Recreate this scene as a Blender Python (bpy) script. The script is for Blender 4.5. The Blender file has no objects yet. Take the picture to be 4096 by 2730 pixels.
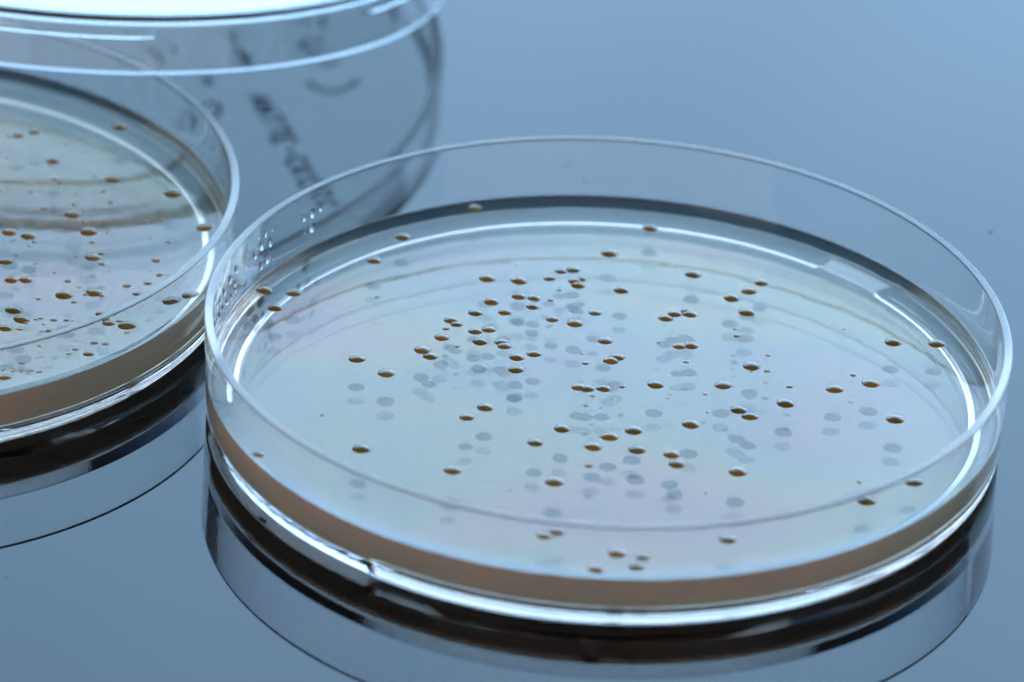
import bpy, bmesh, math, random
from mathutils import Vector, Matrix
MM = 0.001
sc = bpy.context.scene
random.seed(7)

# ------------------------------------------------------------------ camera
cam_d = bpy.data.cameras.new('camera'); cam = bpy.data.objects.new('camera', cam_d)
sc.collection.objects.link(cam); sc.camera = cam
yaw, pitch, roll = 0.0187204, 0.5079243, 0.0507456
f = Vector((math.sin(yaw)*math.cos(pitch), math.cos(yaw)*math.cos(pitch), -math.sin(pitch)))
r0 = Vector((math.cos(yaw), -math.sin(yaw), 0)); u0 = r0.cross(f)
r = math.cos(roll)*r0 + math.sin(roll)*u0; u = -math.sin(roll)*r0 + math.cos(roll)*u0
cam.matrix_world = Matrix(((r.x, u.x, -f.x, -19.4707*MM), (r.y, u.y, -f.y, -484.0556*MM), (r.z, u.z, -f.z, 278.707*MM), (0, 0, 0, 1)))
cam_d.sensor_width = 36; cam_d.lens = 4.95427627*36
cam_d.clip_start = 0.01; cam_d.clip_end = 50
cam_d.dof.use_dof = True
cam_d.dof.focus_distance = f.dot(Vector((0, 3, 4.8))*MM - cam.matrix_world.translation)
cam_d.dof.aperture_fstop = 20

# ------------------------------------------------------------------ render / exposure
sc.render.engine = 'CYCLES'
cy = sc.cycles
cy.max_bounces = 40; cy.transmission_bounces = 36; cy.glossy_bounces = 24; cy.diffuse_bounces = 3
cy.volume_bounces = 6; cy.transparent_max_bounces = 16
cy.caustics_reflective = True; cy.caustics_refractive = True
cy.sample_clamp_indirect = 8; cy.blur_glossy = 0
cy.use_denoising = True
cy.use_adaptive_sampling = False
sc.view_settings.view_transform = 'Standard'; sc.view_settings.look = 'None'
sc.view_settings.exposure = 0; sc.view_settings.gamma = 1

# ------------------------------------------------------------------ light: a dark room with one big blue window
w = bpy.data.worlds.new('World'); sc.world = w; w.use_nodes = True
bg = w.node_tree.nodes['Background']; bg.inputs[0].default_value = (1.0, 0.97, 0.95, 1); bg.inputs[1].default_value = 0.045

def area(name, loc, target, sx, sy, radiance, colour, spread=180):
    l = bpy.data.lights.new(name, 'AREA'); l.shape = 'RECTANGLE'; l.size = sx; l.size_y = sy
    l.energy = radiance*math.pi*sx*sy*math.pi/math.pi; l.color = colour; l.spread = math.radians(spread)
    o = bpy.data.objects.new(name, l); sc.collection.objects.link(o)
    o.location = loc; d = (Vector(target)-Vector(loc)); o.rotation_euler = d.to_track_quat('-Z', 'Y').to_euler()
    return o
area('window_light', (0.95, 1.6, 0.70), (0.95, 0, 0.70), 3.4, 1.3, 6.4, (0.355, 0.615, 0.93))

# added fill lamps: a warm one behind the camera, a deep-blue one above the window
area('front_fill', (0.0, -3.0, 1.35), (0, 0, 1.35), 7.0, 2.7, 1.0, (1.0, 0.90, 0.78))  # added fill, brightens the agar seen through the front walls
area('upper_blue_fill', (0.95, 1.6, 2.02), (0.95, 0, 2.02), 3.4, 1.3, 0.6, (0.10, 0.36, 1.0))  # added fill, gives the far meniscus a dim blue reflection
# the sky behind the window is a little brighter towards the right, with soft cloud
wl = bpy.data.lights['window_light']; wl.use_nodes = True; lt = wl.node_tree
em = next(n for n in lt.nodes if n.type == 'EMISSION')
ge = lt.nodes.new('ShaderNodeNewGeometry'); sx = lt.nodes.new('ShaderNodeSeparateXYZ'); mr = lt.nodes.new('ShaderNodeMapRange'); mr.interpolation_type = 'SMOOTHSTEP'
mr.inputs['From Min'].default_value = -.35; mr.inputs['From Max'].default_value = .45; mr.inputs['To Min'].default_value = .90; mr.inputs['To Max'].default_value = 1.10
nz = lt.nodes.new('ShaderNodeTexNoise'); nz.inputs['Scale'].default_value = 4.5; nz.inputs['Detail'].default_value = 1
m2 = lt.nodes.new('ShaderNodeMapRange'); m2.inputs['To Min'].default_value = .88; m2.inputs['To Max'].default_value = 1.12
mu = lt.nodes.new('ShaderNodeMath'); mu.operation = 'MULTIPLY'
lt.links.new(ge.outputs['Position'], sx.inputs[0]); lt.links.new(sx.outputs[0], mr.inputs['Value']); lt.links.new(ge.outputs['Position'], nz.inputs['Vector'])
lt.links.new(nz.outputs['Fac'], m2.inputs['Value']); lt.links.new(mr.outputs[0], mu.inputs[0]); lt.links.new(m2.outputs[0], mu.inputs[1]); lt.links.new(mu.outputs[0], em.inputs['Strength'])

# ------------------------------------------------------------------ helpers
def link(o, parent=None):
    sc.collection.objects.link(o)
    if parent: o.parent = parent
    return o
def mesh_obj(name, me, mat, parent=None, smooth=True):
    if smooth: me.polygons.foreach_set('use_smooth', [True]*len(me.polygons))
    me.materials.append(mat)
    return link(bpy.data.objects.new(name, me), parent)
def thing(name, label, cat, loc=(0,0,0), group=None):
    o = bpy.data.objects.new(name, None); o.empty_display_size = .01; o.location = loc; link(o)
    o['label'] = label; o['category'] = cat
    if group: o['group'] = group
    return o
def round_profile(pts, nseg=7, eps=0.03):
    """pts: (r, z, fillet) corners in mm -> polyline with filleted corners and support loops"""
    out = []
    for i, (x, y, rad) in enumerate(pts):
        if i in (0, len(pts)-1) or rad <= 0: out.append((x, y)); continue
        a = Vector((pts[i-1][0]-x, pts[i-1][1]-y)); b = Vector((pts[i+1][0]-x, pts[i+1][1]-y))
        la, lb = a.length, b.length; a.normalize(); b.normalize()
        ang = a.angle(b); t = min(rad/math.tan(ang/2), la*.75, lb*.75); rr = t*math.tan(ang/2)
        c = Vector((x, y)) + (a+b).normalized()*(rr/math.sin(ang/2))
        p0 = Vector((x, y))+a*t; p1 = Vector((x, y))+b*t
        s0 = min(eps, la*.02+.005); s1 = min(eps, lb*.02+.005)
        out.append(tuple(p0+a*s0))
        v0, v1 = p0-c, p1-c; tot = v0.angle_signed(v1)
        for k in range(nseg+1):
            q = v0.copy(); q.rotate(Matrix.Rotation(-tot*k/nseg, 2)); out.append(tuple(c+q))
        out.append(tuple(p1+b*s1))
    return out
def lathe(name, prof, seg=288, wob=None):
    """prof in mm. wob(i, angle) -> (dr, dz) small unevenness"""
    vs, fs, rings = [], [], []
    for i, (rr, zz) in enumerate(prof):
        if rr < 1e-6:
            rings.append([len(vs)]); vs.append((0, 0, zz*MM)); continue
        ring = []
        for k in range(seg):
            t = 2*math.pi*k/seg; dr = dz = 0
            if wob: dr, dz = wob(i, t, rr, zz)
            ring.append(len(vs)); vs.append(((rr+dr)*MM*math.cos(t), (rr+dr)*MM*math.sin(t), (zz+dz)*MM))
        rings.append(ring)
    seg_of = []
    for i in range(len(rings)-1):
        a, b = rings[i], rings[i+1]
        for k in range(seg):
            k2 = (k+1) % seg
            if len(a) == 1: fs.append((a[0], b[k2], b[k]))
            elif len(b) == 1: fs.append((a[k], a[k2], b[0]))
            else: fs.append((a[k], a[k2], b[k2], b[k]))
            seg_of.append(i)
    me = bpy.data.meshes.new(name); me.from_pydata(vs, [], fs); me.update()
    return me, seg_of

# ------------------------------------------------------------------ materials
def new_mat(name):
    m = bpy.data.materials.new(name); m.use_nodes = True; nt = m.node_tree
    return m, nt, nt.nodes['Principled BSDF'], nt.nodes['Material Output']
def N(nt, t, **kw):
    n = nt.nodes.new(t)
    for k, v in kw.items(): setattr(n, k, v)
    return n

def mat_polystyrene(name, tint, film, rim):
    m, nt, b, out = new_mat(name)
    b.inputs['Base Color'].default_value = (*tint, 1)
    b.inputs['IOR'].default_value = 1.59
    # the moulded rim edge is slightly matt
    tc0 = N(nt, 'ShaderNodeTexCoord'); sp0 = N(nt, 'ShaderNodeSeparateXYZ'); rr0 = N(nt, 'ShaderNodeMapRange')
    rr0.inputs['From Min'].default_value = abs(rim) if rim > 0 else .00025; rr0.inputs['From Max'].default_value = abs(rim)+.0001 if rim > 0 else .00015
    rr0.inputs['To Min'].default_value = 0; rr0.inputs['To Max'].default_value = .32
    nt.links.new(tc0.outputs['Object'], sp0.inputs[0]); nt.links.new(sp0.outputs[2], rr0.inputs['Value']); nt.links.new(rr0.outputs[0], b.inputs['Roughness'])
    b.inputs['Transmission Weight'].default_value = 1
    if film:   # faint moulding-stress colours in the floor and the lower wall
        tc = N(nt, 'ShaderNodeTexCoord'); mp = N(nt, 'ShaderNodeMapping'); mp.inputs['Scale'].default_value = (20, 32, 70)
        mp.inputs['Rotation'].default_value = (0, 0, .25)
        nz = N(nt, 'ShaderNodeTexNoise'); nz.inputs['Scale'].default_value = 1.0; nz.inputs['Detail'].default_value = 1.0; nz.inputs['Distortion'].default_value = .6
        mr = N(nt, 'ShaderNodeMapRange'); mr.inputs['From Min'].default_value = .25; mr.inputs['From Max'].default_value = .75
        mr.inputs['To Min'].default_value = 420; mr.inputs['To Max'].default_value = 900
        sp = N(nt, 'ShaderNodeSeparateXYZ'); lt = N(nt, 'ShaderNodeMath', operation='LESS_THAN'); lt.inputs[1].default_value = .0112
        mu = N(nt, 'ShaderNodeMath', operation='MULTIPLY')
        nt.links.new(tc.outputs['Object'], mp.inputs[0]); nt.links.new(mp.outputs[0], nz.inputs['Vector'])
        nt.links.new(tc.outputs['Object'], sp.inputs[0]); nt.links.new(sp.outputs[2], lt.inputs[0])
        nt.links.new(nz.outputs['Fac'], mr.inputs['Value']); nt.links.new(mr.outputs[0], mu.inputs[0]); nt.links.new(lt.outputs[0], mu.inputs[1])
        nt.links.new(mu.outputs[0], b.inputs['Thin Film Thickness'])
        b.inputs['Thin Film IOR'].default_value = film
    return m
def mat_agar():
    m, nt, b, out = new_mat('amber_agar'); nt.nodes.remove(b)
    g = N(nt, 'ShaderNodeBsdfGlass'); g.inputs['Roughness'].default_value = 0; g.inputs['Color'].default_value = (1, 1, 1, 1)
    at = N(nt, 'ShaderNodeAttribute'); at.attribute_name = 'interface_ior'
    nt.links.new(at.outputs['Fac'], g.inputs['IOR']); nt.links.new(g.outputs[0], out.inputs['Surface'])
    tc = N(nt, 'ShaderNodeTexCoord'); nz = N(nt, 'ShaderNodeTexNoise'); nz.inputs['Scale'].default_value = 170; nz.inputs['Detail'].default_value = 2
    bp = N(nt, 'ShaderNodeBump'); bp.inputs['Strength'].default_value = 1; bp.inputs['Distance'].default_value = .000035
    nt.links.new(tc.outputs['Object'], nz.inputs['Vector']); nt.links.new(nz.outputs['Fac'], bp.inputs['Height']); nt.links.new(bp.outputs[0], g.inputs['Normal'])
    va = N(nt, 'ShaderNodeVolumeAbsorption'); vs = N(nt, 'ShaderNodeVolumeScatter'); ad = N(nt, 'ShaderNodeAddShader')
    va.inputs['Color'].default_value = (1-19/80, 1-42/80, 1-77/80, 1); va.inputs['Density'].default_value = 80
    vs.inputs['Color'].default_value = (.45, .90, 1, 1); vs.inputs['Density'].default_value = 60; vs.inputs['Anisotropy'].default_value = 0.2
    nt.links.new(va.outputs[0], ad.inputs[0]); nt.links.new(vs.outputs[0], ad.inputs[1]); nt.links.new(ad.outputs[0], out.inputs['Volume'])
    return m
def mat_colony(name, col, trans=0.0, rough=.06):
    m, nt, b, out = new_mat(name)
    oi = N(nt, 'ShaderNodeObjectInfo'); hs = N(nt, 'ShaderNodeHueSaturation'); hs.inputs['Color'].default_value = (*col, 1)
    mv = N(nt, 'ShaderNodeMapRange'); mv.inputs['To Min'].default_value = .75; mv.inputs['To Max'].default_value = 1.35
    mh = N(nt, 'ShaderNodeMapRange'); mh.inputs['To Min'].default_value = .515; mh.inputs['To Max'].default_value = .49
    nt.links.new(oi.outputs['Random'], mv.inputs['Value']); nt.links.new(oi.outputs['Random'], mh.inputs['Value'])
    nt.links.new(mv.outputs[0], hs.inputs['Value']); nt.links.new(mh.outputs[0], hs.inputs['Hue']); nt.links.new(hs.outputs[0], b.inputs['Base Color'])
    b.inputs['Roughness'].default_value = rough; b.inputs['IOR'].default_value = 1.42
    b.inputs['Transmission Weight'].default_value = trans
    b.inputs['Subsurface Weight'].default_value = .6; b.inputs['Subsurface Radius'].default_value = (1, .45, .12); b.inputs['Subsurface Scale'].default_value = .0006
    return m
def mat_water():
    m, nt, b, out = new_mat('water'); nt.nodes.remove(b)
    g = N(nt, 'ShaderNodeBsdfGlass'); g.inputs['Roughness'].default_value = 0; g.inputs['IOR'].default_value = 1.33
    nt.links.new(g.outputs[0], out.inputs['Surface']); return m
def mat_table():
    m, nt, b, out = new_mat('black_gloss_table')
    b.inputs['Base Color'].default_value = (0.004, 0.005, 0.007, 1); b.inputs['IOR'].default_value = 1.39
    b.inputs['Roughness'].default_value = 0.0
    return m
PS, AGAR, WATER, TABLE = mat_polystyrene('clear_polystyrene', (1, 1, 1), 1.51, .0123), mat_agar(), mat_water(), mat_table()
PS_LID = mat_polystyrene('scuffed_polystyrene', (.925, .945, .945), 0, -.0002)
COL = mat_colony('amber_colony', (0.31, 0.175, 0.03)); COL_S = mat_colony('pale_amber_colony', (0.5, 0.32, 0.14), .2)
m, nt, b, out = new_mat('marker_ink'); b.inputs['Base Color'].default_value = (0.004, 0.006, 0.012, 1); b.inputs['Roughness'].default_value = .5; INK_M = m

# ------------------------------------------------------------------ table
bm = bmesh.new(); bmesh.ops.create_cube(bm, size=1)
for v in bm.verts: v.co = Vector((v.co.x*3.0, v.co.y*2.4+.35, (v.co.z-.5)*.03))
me = bpy.data.meshes.new('table_top'); bm.to_mesh(me); bm.free()
tb = mesh_obj('table_top', me, TABLE, smooth=False); tb['kind'] = 'structure'
tb['label'] = 'glossy black table top mirroring blue window light'; tb['category'] = 'table top'
MAIN= [(-23.0, 31.52, 1.8), (-26.13, 25.54, 1.78), (-38.19, 16.59, 1.86), (-34.93, 16.86, 1.86), (-36.86, 12.98, 1.75), (5.62, 36.41, 1.82), (0.8, 29.77, 2.0), (10.29, 25.5, 1.89), (18.05, 24.1, 1.59), (16.59, 21.95, 1.88), (14.55, 20.1, 1.87), (16.16, 16.81, 1.96), (-13.18, 22.35, 1.88), (-9.53, 22.14, 1.97), (-6.06, 23.01, 1.48), (-4.77, 24.92, 1.49), (-3.38, 25.35, 1.69), (-3.19, 22.62, 1.68), (-2.45, 23.24, 1.29), (-2.85, 21.6, 1.68), (2.03, 20.87, 1.77), (-12.59, 16.87, 1.76), (-9.56, 18.39, 1.67), (-7.84, 18.13, 1.57), (-7.98, 16.05, 1.57), (-14.42, 14.04, 1.66), (-11.1, 14.44, 1.56), (-5.78, 13.36, 1.56), (-3.25, 12.55, 1.85), (-0.98, 15.22, 1.56), (-17.12, 12.06, 1.65), (-16.48, 11.21, 1.46), (-18.07, 8.01, 1.74), (-14.37, 9.76, 1.65), (-12.87, 10.29, 1.65), (-13.81, 7.38, 1.74), (-11.44, 7.49, 1.64), (-11.1, 6.61, 1.64), (-20.18, 4.92, 1.83), (-19.24, 3.51, 1.73), (-9.73, 4.13, 1.73), (-7.81, 5.09, 1.73), (-9.77, 1.35, 1.82), (0.08, 8.78, 1.74), (1.39, 5.09, 1.73), (0.7, 4.22, 1.83), (6.98, 14.68, 1.76), (8.04, 15.8, 1.66), (9.33, 16.55, 1.37), (9.7, 15.84, 1.76), (8.35, 8.2, 1.55), (9.66, 8.51, 1.74), (16.25, 4.36, 2.02), (32.32, 11.17, 1.94), (37.24, 11.08, 1.94), (29.29, 1.52, 2.01), (25.23, -0.1, 2.01), (19.67, -3.78, 1.99), (31.51, -6.26, 2.08), (12.98, -0.26, 2.0), (5.56, -0.79, 1.91), (-0.18, -2.15, 1.71), (-2.9, -2.08, 1.71), (-1.99, -2.3, 1.71), (-27.31, 2.21, 1.91), (-23.97, -0.67, 2.0), (-13.08, -7.41, 1.89), (-15.03, -9.76, 1.69), (9.17, -9.27, 1.98), (14.47, -5.66, 1.89), (15.65, -7.0, 1.89), (2.97, -11.12, 1.97), (0.36, -12.75, 1.97), (-1.39, -15.06, 1.96), (-4.78, -11.38, 1.78), (-7.64, -14.63, 1.77), (3.28, -15.23, 1.96), (6.95, -15.95, 1.86), (7.46, -17.95, 1.86), (13.93, -19.09, 2.04), (-26.2, -17.49, 2.04), (-16.4, -21.3, 2.03), (-5.6, -22.8, 2.03), (-36.74, -19.79, 1.57), (32.41, -18.86, 1.95), (27.16, -23.14, 2.03), (12.35, -32.39, 1.9), (0.87, -36.29, 1.98), (3.51, -36.93, 1.62), (2.8, -39.16, 1.79), (-1.33, -40.27, 1.88), (-6.61, -33.19, 1.72), (-5.25, -32.19, 1.63), (-14.79, 39.03, 1.52), (-25.48, 16.83, 0.69), (-30.59, -10.63, 0.56), (-17.62, 10.02, 0.87), (-16.3, 6.01, 0.67), (-17.36, 5.94, 0.39), (-5.97, 17.82, 0.88), (-4.98, 20.32, 0.59), (6.09, 8.96, 0.58), (9.04, 4.7, 0.77), (14.7, 12.76, 0.58), (14.84, 11.23, 0.87), (18.18, 6.99, 0.68), (17.95, 3.38, 0.86), (16.21, 3.15, 0.48), (20.26, 0.03, 0.86), (27.42, 3.3, 0.77), (26.96, 13.84, 0.39), (36.89, 6.61, 0.48), (10.96, -2.41, 0.67), (-2.14, 3.44, 0.86), (-2.47, 5.52, 0.48), (1.87, -1.53, 0.76), (-1.39, -3.85, 0.66), (-2.12, -6.03, 0.66), (0.84, -4.52, 0.47), (-0.56, -6.47, 0.38), (7.09, -2.92, 0.48), (6.83, -3.72, 0.38), (11.08, -6.45, 0.38), (-1.93, -19.14, 0.83), (-12.31, -14.01, 0.37), (26.86, -20.18, 0.74), (10.41, -23.88, 0.46), (-9.89, 25.69, 0.4), (-10.19, -24.92, 0.46), (13.92, -4.97, 0.66)]
LEFT= [(18.16, -6.81, 1.83), (17.94, 0.21, 1.85), (20.13, -0.53, 1.8), (24.73, 5.15, 1.98), (26.92, 1.11, 2.08), (27.83, -4.93, 1.95), (28.75, -3.99, 0.98), (19.2, -11.12, 1.61), (20.8, -10.98, 1.61), (25.35, -14.19, 2.03), (28.63, -13.23, 1.92), (29.48, -13.87, 0.75), (27.72, -13.79, 0.64), (20.11, -18.08, 1.96), (21.19, -20.07, 1.96), (21.63, -20.84, 0.74), (19.55, -22.26, 1.58), (32.48, -19.87, 2.17), (29.82, -18.19, 1.38), (30.37, -19.25, 1.48), (36.85, -13.86, 2.14), (38.81, -12.79, 1.93), (40.13, 3.0, 2.08), (35.03, -5.09, 1.14), (21.39, 6.32, 1.05), (24.86, 7.6, 0.83), (28.81, 8.56, 0.83), (26.18, 3.51, 0.77), (25.28, 3.82, 0.55), (29.05, 1.04, 0.6), (33.2, 4.22, 0.77), (34.92, 4.8, 0.77), (36.14, -0.54, 0.65), (27.5, -1.44, 0.87), (18.66, -1.63, 0.54), (18.37, -2.12, 0.54), (20.91, -1.9, 0.6), (20.41, -2.98, 0.54), (19.2, -5.24, 0.81), (21.58, -7.11, 0.54), (26.0, -5.12, 0.49), (28.94, -6.48, 0.86), (23.85, -9.06, 0.43), (25.52, -10.86, 0.91), (26.87, -12.19, 0.59), (29.23, -11.97, 0.48), (32.19, -11.41, 1.02), (34.44, -10.6, 0.99), (35.64, -8.57, 0.91), (33.37, -13.21, 0.98), (22.63, -15.35, 0.59), (26.57, -15.68, 0.77), (22.71, -19.97, 0.58), (23.22, -19.71, 0.69), (23.64, -20.98, 0.44), (24.69, -19.88, 0.9), (26.09, -19.87, 0.79), (26.73, -19.97, 0.42), (21.18, -22.34, 0.84), (23.63, -22.64, 0.58), (24.37, -22.42, 0.86), (23.31, -25.0, 0.52), (29.22, -24.11, 0.97), (30.45, -24.43, 0.84), (27.3, -25.73, 0.86), (32.58, -21.66, 0.79), (31.48, -18.72, 0.79), (18.71, -18.44, 0.42), (17.96, -10.7, 0.27), (26.63, -9.55, 0.15), (34.62, -7.76, 0.22), (19.57, -12.8, 0.15), (33.92, 0.08, 0.55), (26.71, -26.83, 0.78), (28.86, -26.92, 1.36), (21.87, -29.13, 0.92), (19.9, -31.07, 0.42), (20.16, -30.78, 0.47), (20.99, -30.56, 0.52), (21.03, -31.2, 0.57), (21.33, -30.8, 0.42), (21.91, -30.98, 0.62), (21.95, -31.32, 0.36), (22.55, -31.07, 0.57), (23.06, -31.03, 0.73), (22.82, -31.82, 0.52), (23.92, -31.38, 0.73), (20.31, -32.69, 1.66), (16.71, 24.53, 1.47), (18.53, 25.7, 1.47), (15.83, 24.25, 0.68), (28.57, 27.51, 1.76), (15.89, 18.71, 0.73), (21.36, 18.25, 1.68), (21.36, 16.97, 0.67), (21.92, 13.72, 0.83), (22.66, 12.83, 0.67), (22.55, 22.88, 0.68), (28.66, 14.28, 1.84), (26.49, 14.88, 0.67), (19.44, 10.36, 0.83), (27.78, 11.17, 0.78), (24.78, 9.96, 0.44), (35.86, 11.3, 2.16), (32.53, 16.18, 0.45), (16.03, 10.17, 0.66), (34.02, 13.88, 0.56)]
DROPS= [(163.28, 9.92, 0.97), (166.26, 9.81, 1.06), (152.87, 10.74, 0.72), (154.02, 9.61, 1.03), (151.49, 9.21, 0.99), (156.18, 9.25, 0.98), (152.33, 7.46, 1.17), (154.13, 7.11, 0.9), (154.98, 11.01, 0.4), (151.0, 10.68, 0.45), (163.87, 8.38, 0.8), (163.46, 7.52, 0.71), (169.6, 9.6, 0.97), (165.68, 7.46, 0.8), (172.36, 9.61, 0.88), (167.78, 7.68, 0.79), (174.86, 10.07, 0.52), (170.46, 7.89, 0.79), (172.46, 7.74, 0.97), (179.23, 10.52, 0.7), (178.08, 8.84, 0.78), (179.52, 8.7, 0.52), (175.42, 8.35, 0.53), (-177.2, 13.08, 0.95), (140.86, 7.85, 1.0), (142.42, 7.53, 0.27), (158.7, 9.95, 0.27), (156.96, 11.14, 0.18), (140.78, 9.65, 0.93), (142.67, 9.58, 0.71), (138.85, 9.73, 0.6)]
INK= [[(20.73, 0.54), (23.75, 0.07), (21.42, -1.23)], [(21.93, 0.37), (22.36, -0.73)], [(21.63, -1.78), (24.31, -1.36), (22.23, -3.32), (24.9, -2.9)], [(22.87, -4.96), (25.53, -4.55)], [(25.2, -3.67), (25.87, -5.42)], [(23.76, -7.25), (26.42, -6.84)], [(26.08, -5.97), (26.75, -7.7)], [(27.54, -9.76), (26.96, -8.25), (24.31, -8.66), (24.9, -10.17)], [(25.64, -8.46), (26.05, -9.53)], [(26.6, -10.94), (27.01, -12.01)], [(28.89, -14.33), (29.08, -13.74), (28.43, -13.16), (27.39, -12.98), (26.59, -13.44), (26.44, -14.14), (27.04, -14.61)], [(26.94, -15.42), (29.57, -15.02)], [(30.1, -16.4), (28.12, -15.24), (27.52, -16.91)], [(30.61, -18.79), (30.8, -18.2), (30.16, -17.63), (29.12, -17.45), (28.32, -17.91), (28.18, -18.6), (28.78, -19.07)], [(31.46, -21.0), (31.65, -20.41), (31.02, -19.85), (29.98, -19.67), (29.19, -20.13), (29.04, -20.82), (29.63, -21.28)], [(18.4, 13.14), (20.82, 10.26)], [(19.3, 11.4), (21.06, 8.53), (18.76, 9.08)], [(17.22, 16.93), (19.11, 15.19), (17.67, 14.59)], [(7.47, 13.03), (8.56, 11.29), (9.51, 8.99)], [(9.94, 12.76), (11.29, 11.9)], [(5.14, 18.69), (6.48, 18.29)], [(-3.49, 9.15), (-1.98, 8.47)], [(14.47, 4.45), (15.41, 5.03), (15.96, 3.89), (15.2, 3.03)], [(14.8, -1.5), (16.69, -0.91), (17.58, -2.59), (16.55, -4.28)], [(14.26, -3.18), (15.12, -4.29)], [(26.48, 19.08), (27.77, 19.69), (28.15, 18.51)], [(29.7, 20.89), (30.15, 17.65)], [(26.85, 13.98), (27.49, 14.39), (28.94, 14.7), (30.57, 15.01)], [(27.02, 13.8), (28.41, 11.49), (30.33, 12.38)], [(30.02, 7.47), (31.12, 8.63), (32.41, 8.81)], [(28.37, 4.02), (29.73, 2.32), (31.04, 1.77), (32.64, 1.9), (33.89, 2.93), (35.04, 4.48)]]
# ------------------------------------------------------------------ petri dishes
RO, RI, HR = 44.0, 43.0, 12.49           # outer / inner radius, rim height
ZU, ZB = 0.9, 1.95                       # underside, inner floor (mm)
LM = 2.3                                 # decay length of the meniscus
def dish(name, label, cx, cy, notches, colonies, seed, ZA, tilt):
    ZC = ZA+.72                            # agar level and contact line
    t = thing(name, label, 'petri dish', (cx*MM, cy*MM, 0.00002), 'open petri dishes with amber agar')
    prof = round_profile([(0, ZU, 0), (40.3, ZU, .6), (40.95, 0.0, .4), (43.6, 0.0, 1.7), (RO, HR, .15), (RI+.03, HR, .15), (RI, ZC, 0)])
    def notch(i, t, rr, zz):               # the foot ring is interrupted by notches
        if i >= len(prof)-1: return (0, -tilt*RI*math.sin(t))
        a = math.degrees(t) % 360
        k = max(min(1, max(0, min(a-g0, g1-a)/1.6)) for g0, g1 in notches)
        return (0, .97*k*k*(3-2*k)*(ZU-zz) if zz < ZU else 0)
    me, _ = lathe('dish_body', prof, 720, notch)
    body = mesh_obj('dish_body', me, PS, t)
    rnd = random.Random(seed)
    ph = [rnd.uniform(0, 6.28) for _ in range(6)]
    top = [(RI, ZC)] + [(RI-d, ZA+(ZC-ZA)*math.exp(-d/LM)) for d in (.1, .22, .36, .55, .8, 1.1, 1.5, 2, 2.6, 3.3, 4.1, 5, 6, 7.2, 8.6)] + [(RI-10.5, ZA), (RI-11, ZA), (0, ZA)]
    low = round_profile([(0, ZB, 0), (RI-.02, ZB, .5), (RI, ZC, 0)])
    nl = len(low)-1
    def lean(i, t, rr, zz): return (0, -tilt*rr*math.sin(t) if i >= nl else 0)
    me, so = lathe('agar', low + top[1:], 480, lean)
    at = me.attributes.new('interface_ior', 'FLOAT', 'FACE')
    at.data.foreach_set('value', [1.34/1.59 if s < nl else 1.34 for s in so])
    agar = mesh_obj('agar', me, AGAR, t)
    for (x, y, d) in colonies:
        k = rnd.randrange(len(DOMES)); small = d < 1.15 or (y > 38 and x < -10)
        o = bpy.data.objects.new('colony', (DOMES_S if small else DOMES)[k]); link(o, agar)
        s = d/2*MM; e = .92+.16*rnd.random()
        rr = math.hypot(x, y); zz = ZA + ((ZC-ZA)*math.exp(-max(0, RI-rr)/LM) if rr > 33 else 0)
        o.location = (x*MM, y*MM, (zz-tilt*y-.02)*MM); o.rotation_euler = (0, 0, rnd.uniform(-.3, .3))
        o.scale = (s, s*e, s*(.9+.25*rnd.random()))
    return t, body, agar
def dome(seed, hgt):
    rnd = random.Random(seed); vs, fs = [], []; n = 28; rings = 7
    ph = [rnd.uniform(0, 6.28) for _ in range(4)]
    def wob(t): return 1+.025*math.cos(2*t+ph[0])+.018*math.cos(3*t+ph[1])+.01*math.cos(5*t+ph[2])
    for i in range(rings):
        q = i/rings; rr = 1-q**1.15 if i else 1
        rr = math.cos(q*math.pi/2) if False else (1-q)
        h = hgt*(1-rr*rr)
        for k in range(n):
            t = 2*math.pi*k/n; vs.append((rr*wob(t)*math.cos(t), rr*wob(t)*math.sin(t), h))
    top = len(vs); vs.append((0, 0, hgt)); bot = len(vs)
    for k in range(n):
        t = 2*math.pi*k/n; vs.append((.98*wob(t)*math.cos(t), .98*wob(t)*math.sin(t), -.03))
    cb = len(vs); vs.append((0, 0, -.03))
    for i in range(rings-1):
        for k in range(n): fs.append((i*n+k, i*n+(k+1) % n, (i+1)*n+(k+1) % n, (i+1)*n+k))
    for k in range(n):
        fs.append(((rings-1)*n+k, (rings-1)*n+(k+1) % n, top)); fs.append((bot+k, bot+(k+1) % n, (k+1) % n, k)); fs.append((bot+(k+1) % n, bot+k, cb))
    me = bpy.data.meshes.new('colony'); me.from_pydata(vs, [], fs); me.polygons.foreach_set('use_smooth', [True]*len(fs)); return me
DOMES = [dome(s, .25+.018*s) for s in range(5)]; DOMES_S = [dome(20+s, .22+.02*s) for s in range(5)]
for me in DOMES: me.materials.append(COL)
for me in DOMES_S: me.materials.append(COL_S)
main, main_body, main_agar = dish('petri_dish', 'petri dish in front with droplets inside its wall and scattered amber colonies', 0, 0, ((38, 53), (186, 236)), MAIN, 1, 4.9, .0081)
left, left_body, left_agar = dish('petri_dish', 'petri dish with many small amber colonies and a clear lid propped on its rim', -85.672, 26.4885, ((95, 108),), LEFT, 2, 5.8, 0)

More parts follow.
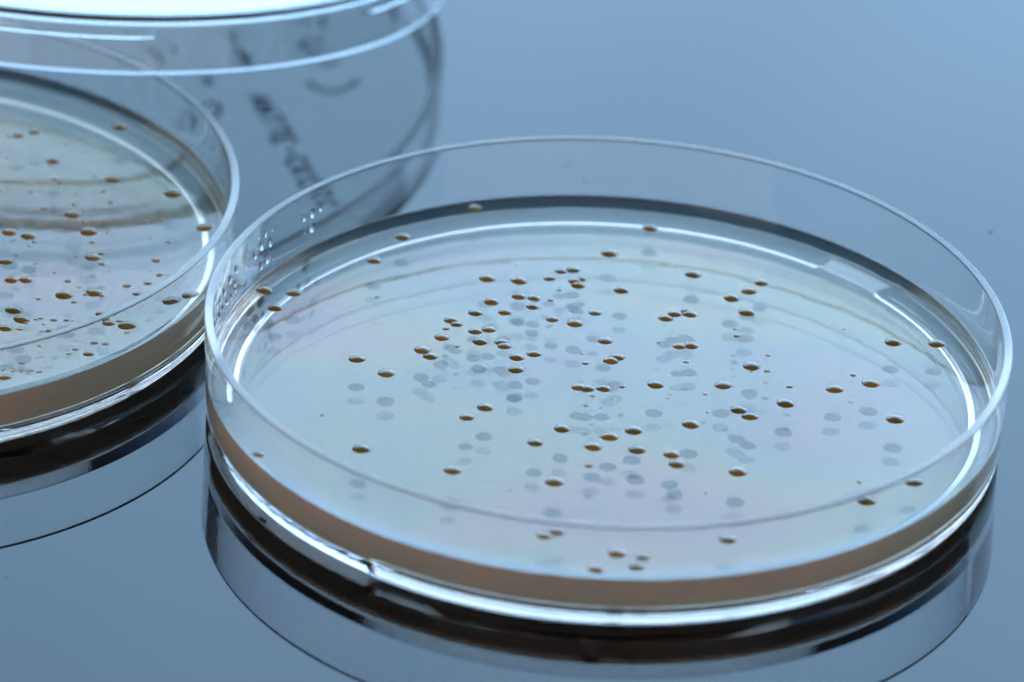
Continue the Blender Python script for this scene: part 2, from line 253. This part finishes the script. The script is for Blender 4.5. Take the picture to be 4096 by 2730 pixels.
# condensation on the inside of the front dish's wall
def drop_mesh(seed):
    me = dome(seed, .5); me.name = 'condensation_drop'; me.materials.append(WATER); return me
DR = [drop_mesh(60+i) for i in range(4)]
for i, (a, z, d) in enumerate(DROPS):
    if z+d*.5 > 12.2 or z-d*.5 < 5.9: z = min(max(z, 5.9+d*.5), 12.2-d*.5)
    o = bpy.data.objects.new('condensation_drop', DR[i % 4]); link(o, main_body)
    t = math.radians(a); rr = RI+.03*(z/HR)
    o.matrix_local = Matrix.Translation((rr*MM*math.cos(t), rr*MM*math.sin(t), z*MM)) @ Vector((-math.cos(t), -math.sin(t), 0)).to_track_quat('Z', 'Y').to_matrix().to_4x4() @ Matrix.Diagonal((d*.6*MM, d*.66*MM, d*.55*MM, 1))

# ------------------------------------------------------------------ lid propped on the left dish
LC = Vector((-65.1147, 98.7848, 6.8497)); LN = Vector((0.0406046, 0.1425942, 0.988948)).normalized()
la = Vector((0, 1, 0)).cross(LN).normalized(); lb = LN.cross(la)
lid = thing('petri_dish_cover', 'clear petri dish lid tilted with its near edge resting on a dish rim', 'dish lid')
lid.matrix_world = Matrix(((la.x, lb.x, LN.x, LC.x*MM), (la.y, lb.y, LN.y, LC.y*MM), (la.z, lb.z, LN.z, LC.z*MM), (0, 0, 0, 1)))
HL = 7.15
prof = round_profile([(0, HL-1.0, 0), (44.7, HL-1.0, .6), (45.0, 0, .2), (46.0, 0, .2), (45.75, HL, .3), (44.6, HL, .3), (44.3, HL-.35, .2), (0, HL-.35, 0)])
prof = prof[::1]
me, _ = lathe('cover_shell', prof, 480)
me.flip_normals() if me.polygons[0].normal.z > 0 else None
shell = mesh_obj('cover_shell', me, PS_LID, lid)
def ribbon(path, wd, z0, th):
    bm = bmesh.new()
    pts = [Vector((p[0], p[1], 0)) for p in path]; fine = []
    for a, b in zip(pts[:-1], pts[1:]):
        k = max(1, int((b-a).length/.5)); fine += [a.lerp(b, j/k) for j in range(k)]
    fine.append(pts[-1])
    L, Rr = [], []
    for i, p in enumerate(fine):
        d = (fine[min(i+1, len(fine)-1)]-fine[max(i-1, 0)]).normalized(); nn = Vector((-d.y, d.x, 0))*wd/2*(.8+.4*random.random())
        L.append(p+nn); Rr.append(p-nn)
    poly = L+Rr[::-1]
    def ring(z): return [bm.verts.new((q.x*MM, q.y*MM, z*MM)) for q in L], [bm.verts.new((q.x*MM, q.y*MM, z*MM)) for q in Rr]
    L0, R0 = ring(z0); L1, R1 = ring(z0+th)
    for i in range(len(fine)-1):
        bm.faces.new((L1[i], R1[i], R1[i+1], L1[i+1])); bm.faces.new((L0[i+1], R0[i+1], R0[i], L0[i]))
        bm.faces.new((L0[i], L1[i], L1[i+1], L0[i+1])); bm.faces.new((R0[i+1], R1[i+1], R1[i], R0[i]))
    bm.faces.new((L0[0], R0[0], R1[0], L1[0])); bm.faces.new((L1[-1], R1[-1], R0[-1], L0[-1]))
    me = bpy.data.meshes.new('ink_stroke'); bm.to_mesh(me); bm.free(); return me
for st in INK: mesh_obj('ink_stroke', ribbon(st, .55, HL-.35+.01, .03), INK_M, shell, False)

# moulded rib on the inside of the cover's wall, broken by three gaps
def rib(a0, a1):
    bm = bmesh.new(); n = 60; m = 8; rings = []
    for i in range(n+1):
        e = min(i, n-i)/n*2; k = min(1, (e*12))**.5 if e < .0834 else 1
        a = math.radians(a0+(a1-a0)*i/n); ring = []
        for j in range(m):
            q = 2*math.pi*j/m; rr = 44.72+.32*max(k, .05)*math.cos(q); z = 4.45+.32*max(k, .05)*math.sin(q)
            ring.append(bm.verts.new((rr*MM*math.sin(a), -rr*MM*math.cos(a), z*MM)))
        rings.append(ring)
    for i in range(n):
        for j in range(m): bm.faces.new((rings[i][j], rings[i+1][j], rings[i+1][(j+1) % m], rings[i][(j+1) % m]))
    bm.faces.new(rings[0][::-1]); bm.faces.new(rings[-1]); bmesh.ops.recalc_face_normals(bm, faces=bm.faces)
    me = bpy.data.meshes.new('rib'); bm.to_mesh(me); bm.free(); return me
for g in (33.4, 153.4, 273.4): mesh_obj('rib', rib(g+17.6, g+102.4), PS_LID, lid)

# ------------------------------------------------------------------ dust on the table
m, nt, b, out = new_mat('dust'); b.inputs['Base Color'].default_value = (.35, .36, .38, 1); b.inputs['Roughness'].default_value = .9
bm = bmesh.new(); rnd = random.Random(5)
spots = [(-3.5, 62, .35), (-1.6, 57.5, .3), (46.5, 48, .4), (49, 28, .2), (44.5, -33.5, .3), (-62, -38, .25)]
spots += [(rnd.uniform(-75, 60), rnd.uniform(-60, 110), rnd.uniform(.05, .13)) for _ in range(70)]
for (x, y, d) in spots:
    if math.hypot(x, y) < 45.5 or math.hypot(x+85.7, y-26.5) < 45.5: continue
    r_ = bmesh.ops.create_icosphere(bm, subdivisions=1, radius=d*.5*MM)
    sx = rnd.uniform(.6, 1.6)
    for v in r_['verts']: v.co = Vector((v.co.x*sx*rnd.uniform(.7, 1.2)+x*MM, v.co.y*rnd.uniform(.7, 1.2)+y*MM, v.co.z*.45+d*.2*MM))
me = bpy.data.meshes.new('dust'); bm.to_mesh(me); bm.free()
du = mesh_obj('dust', me, m); du['kind'] = 'stuff'; du['label'] = 'fine pale dust specks scattered on the black table'; du['category'] = 'dust'
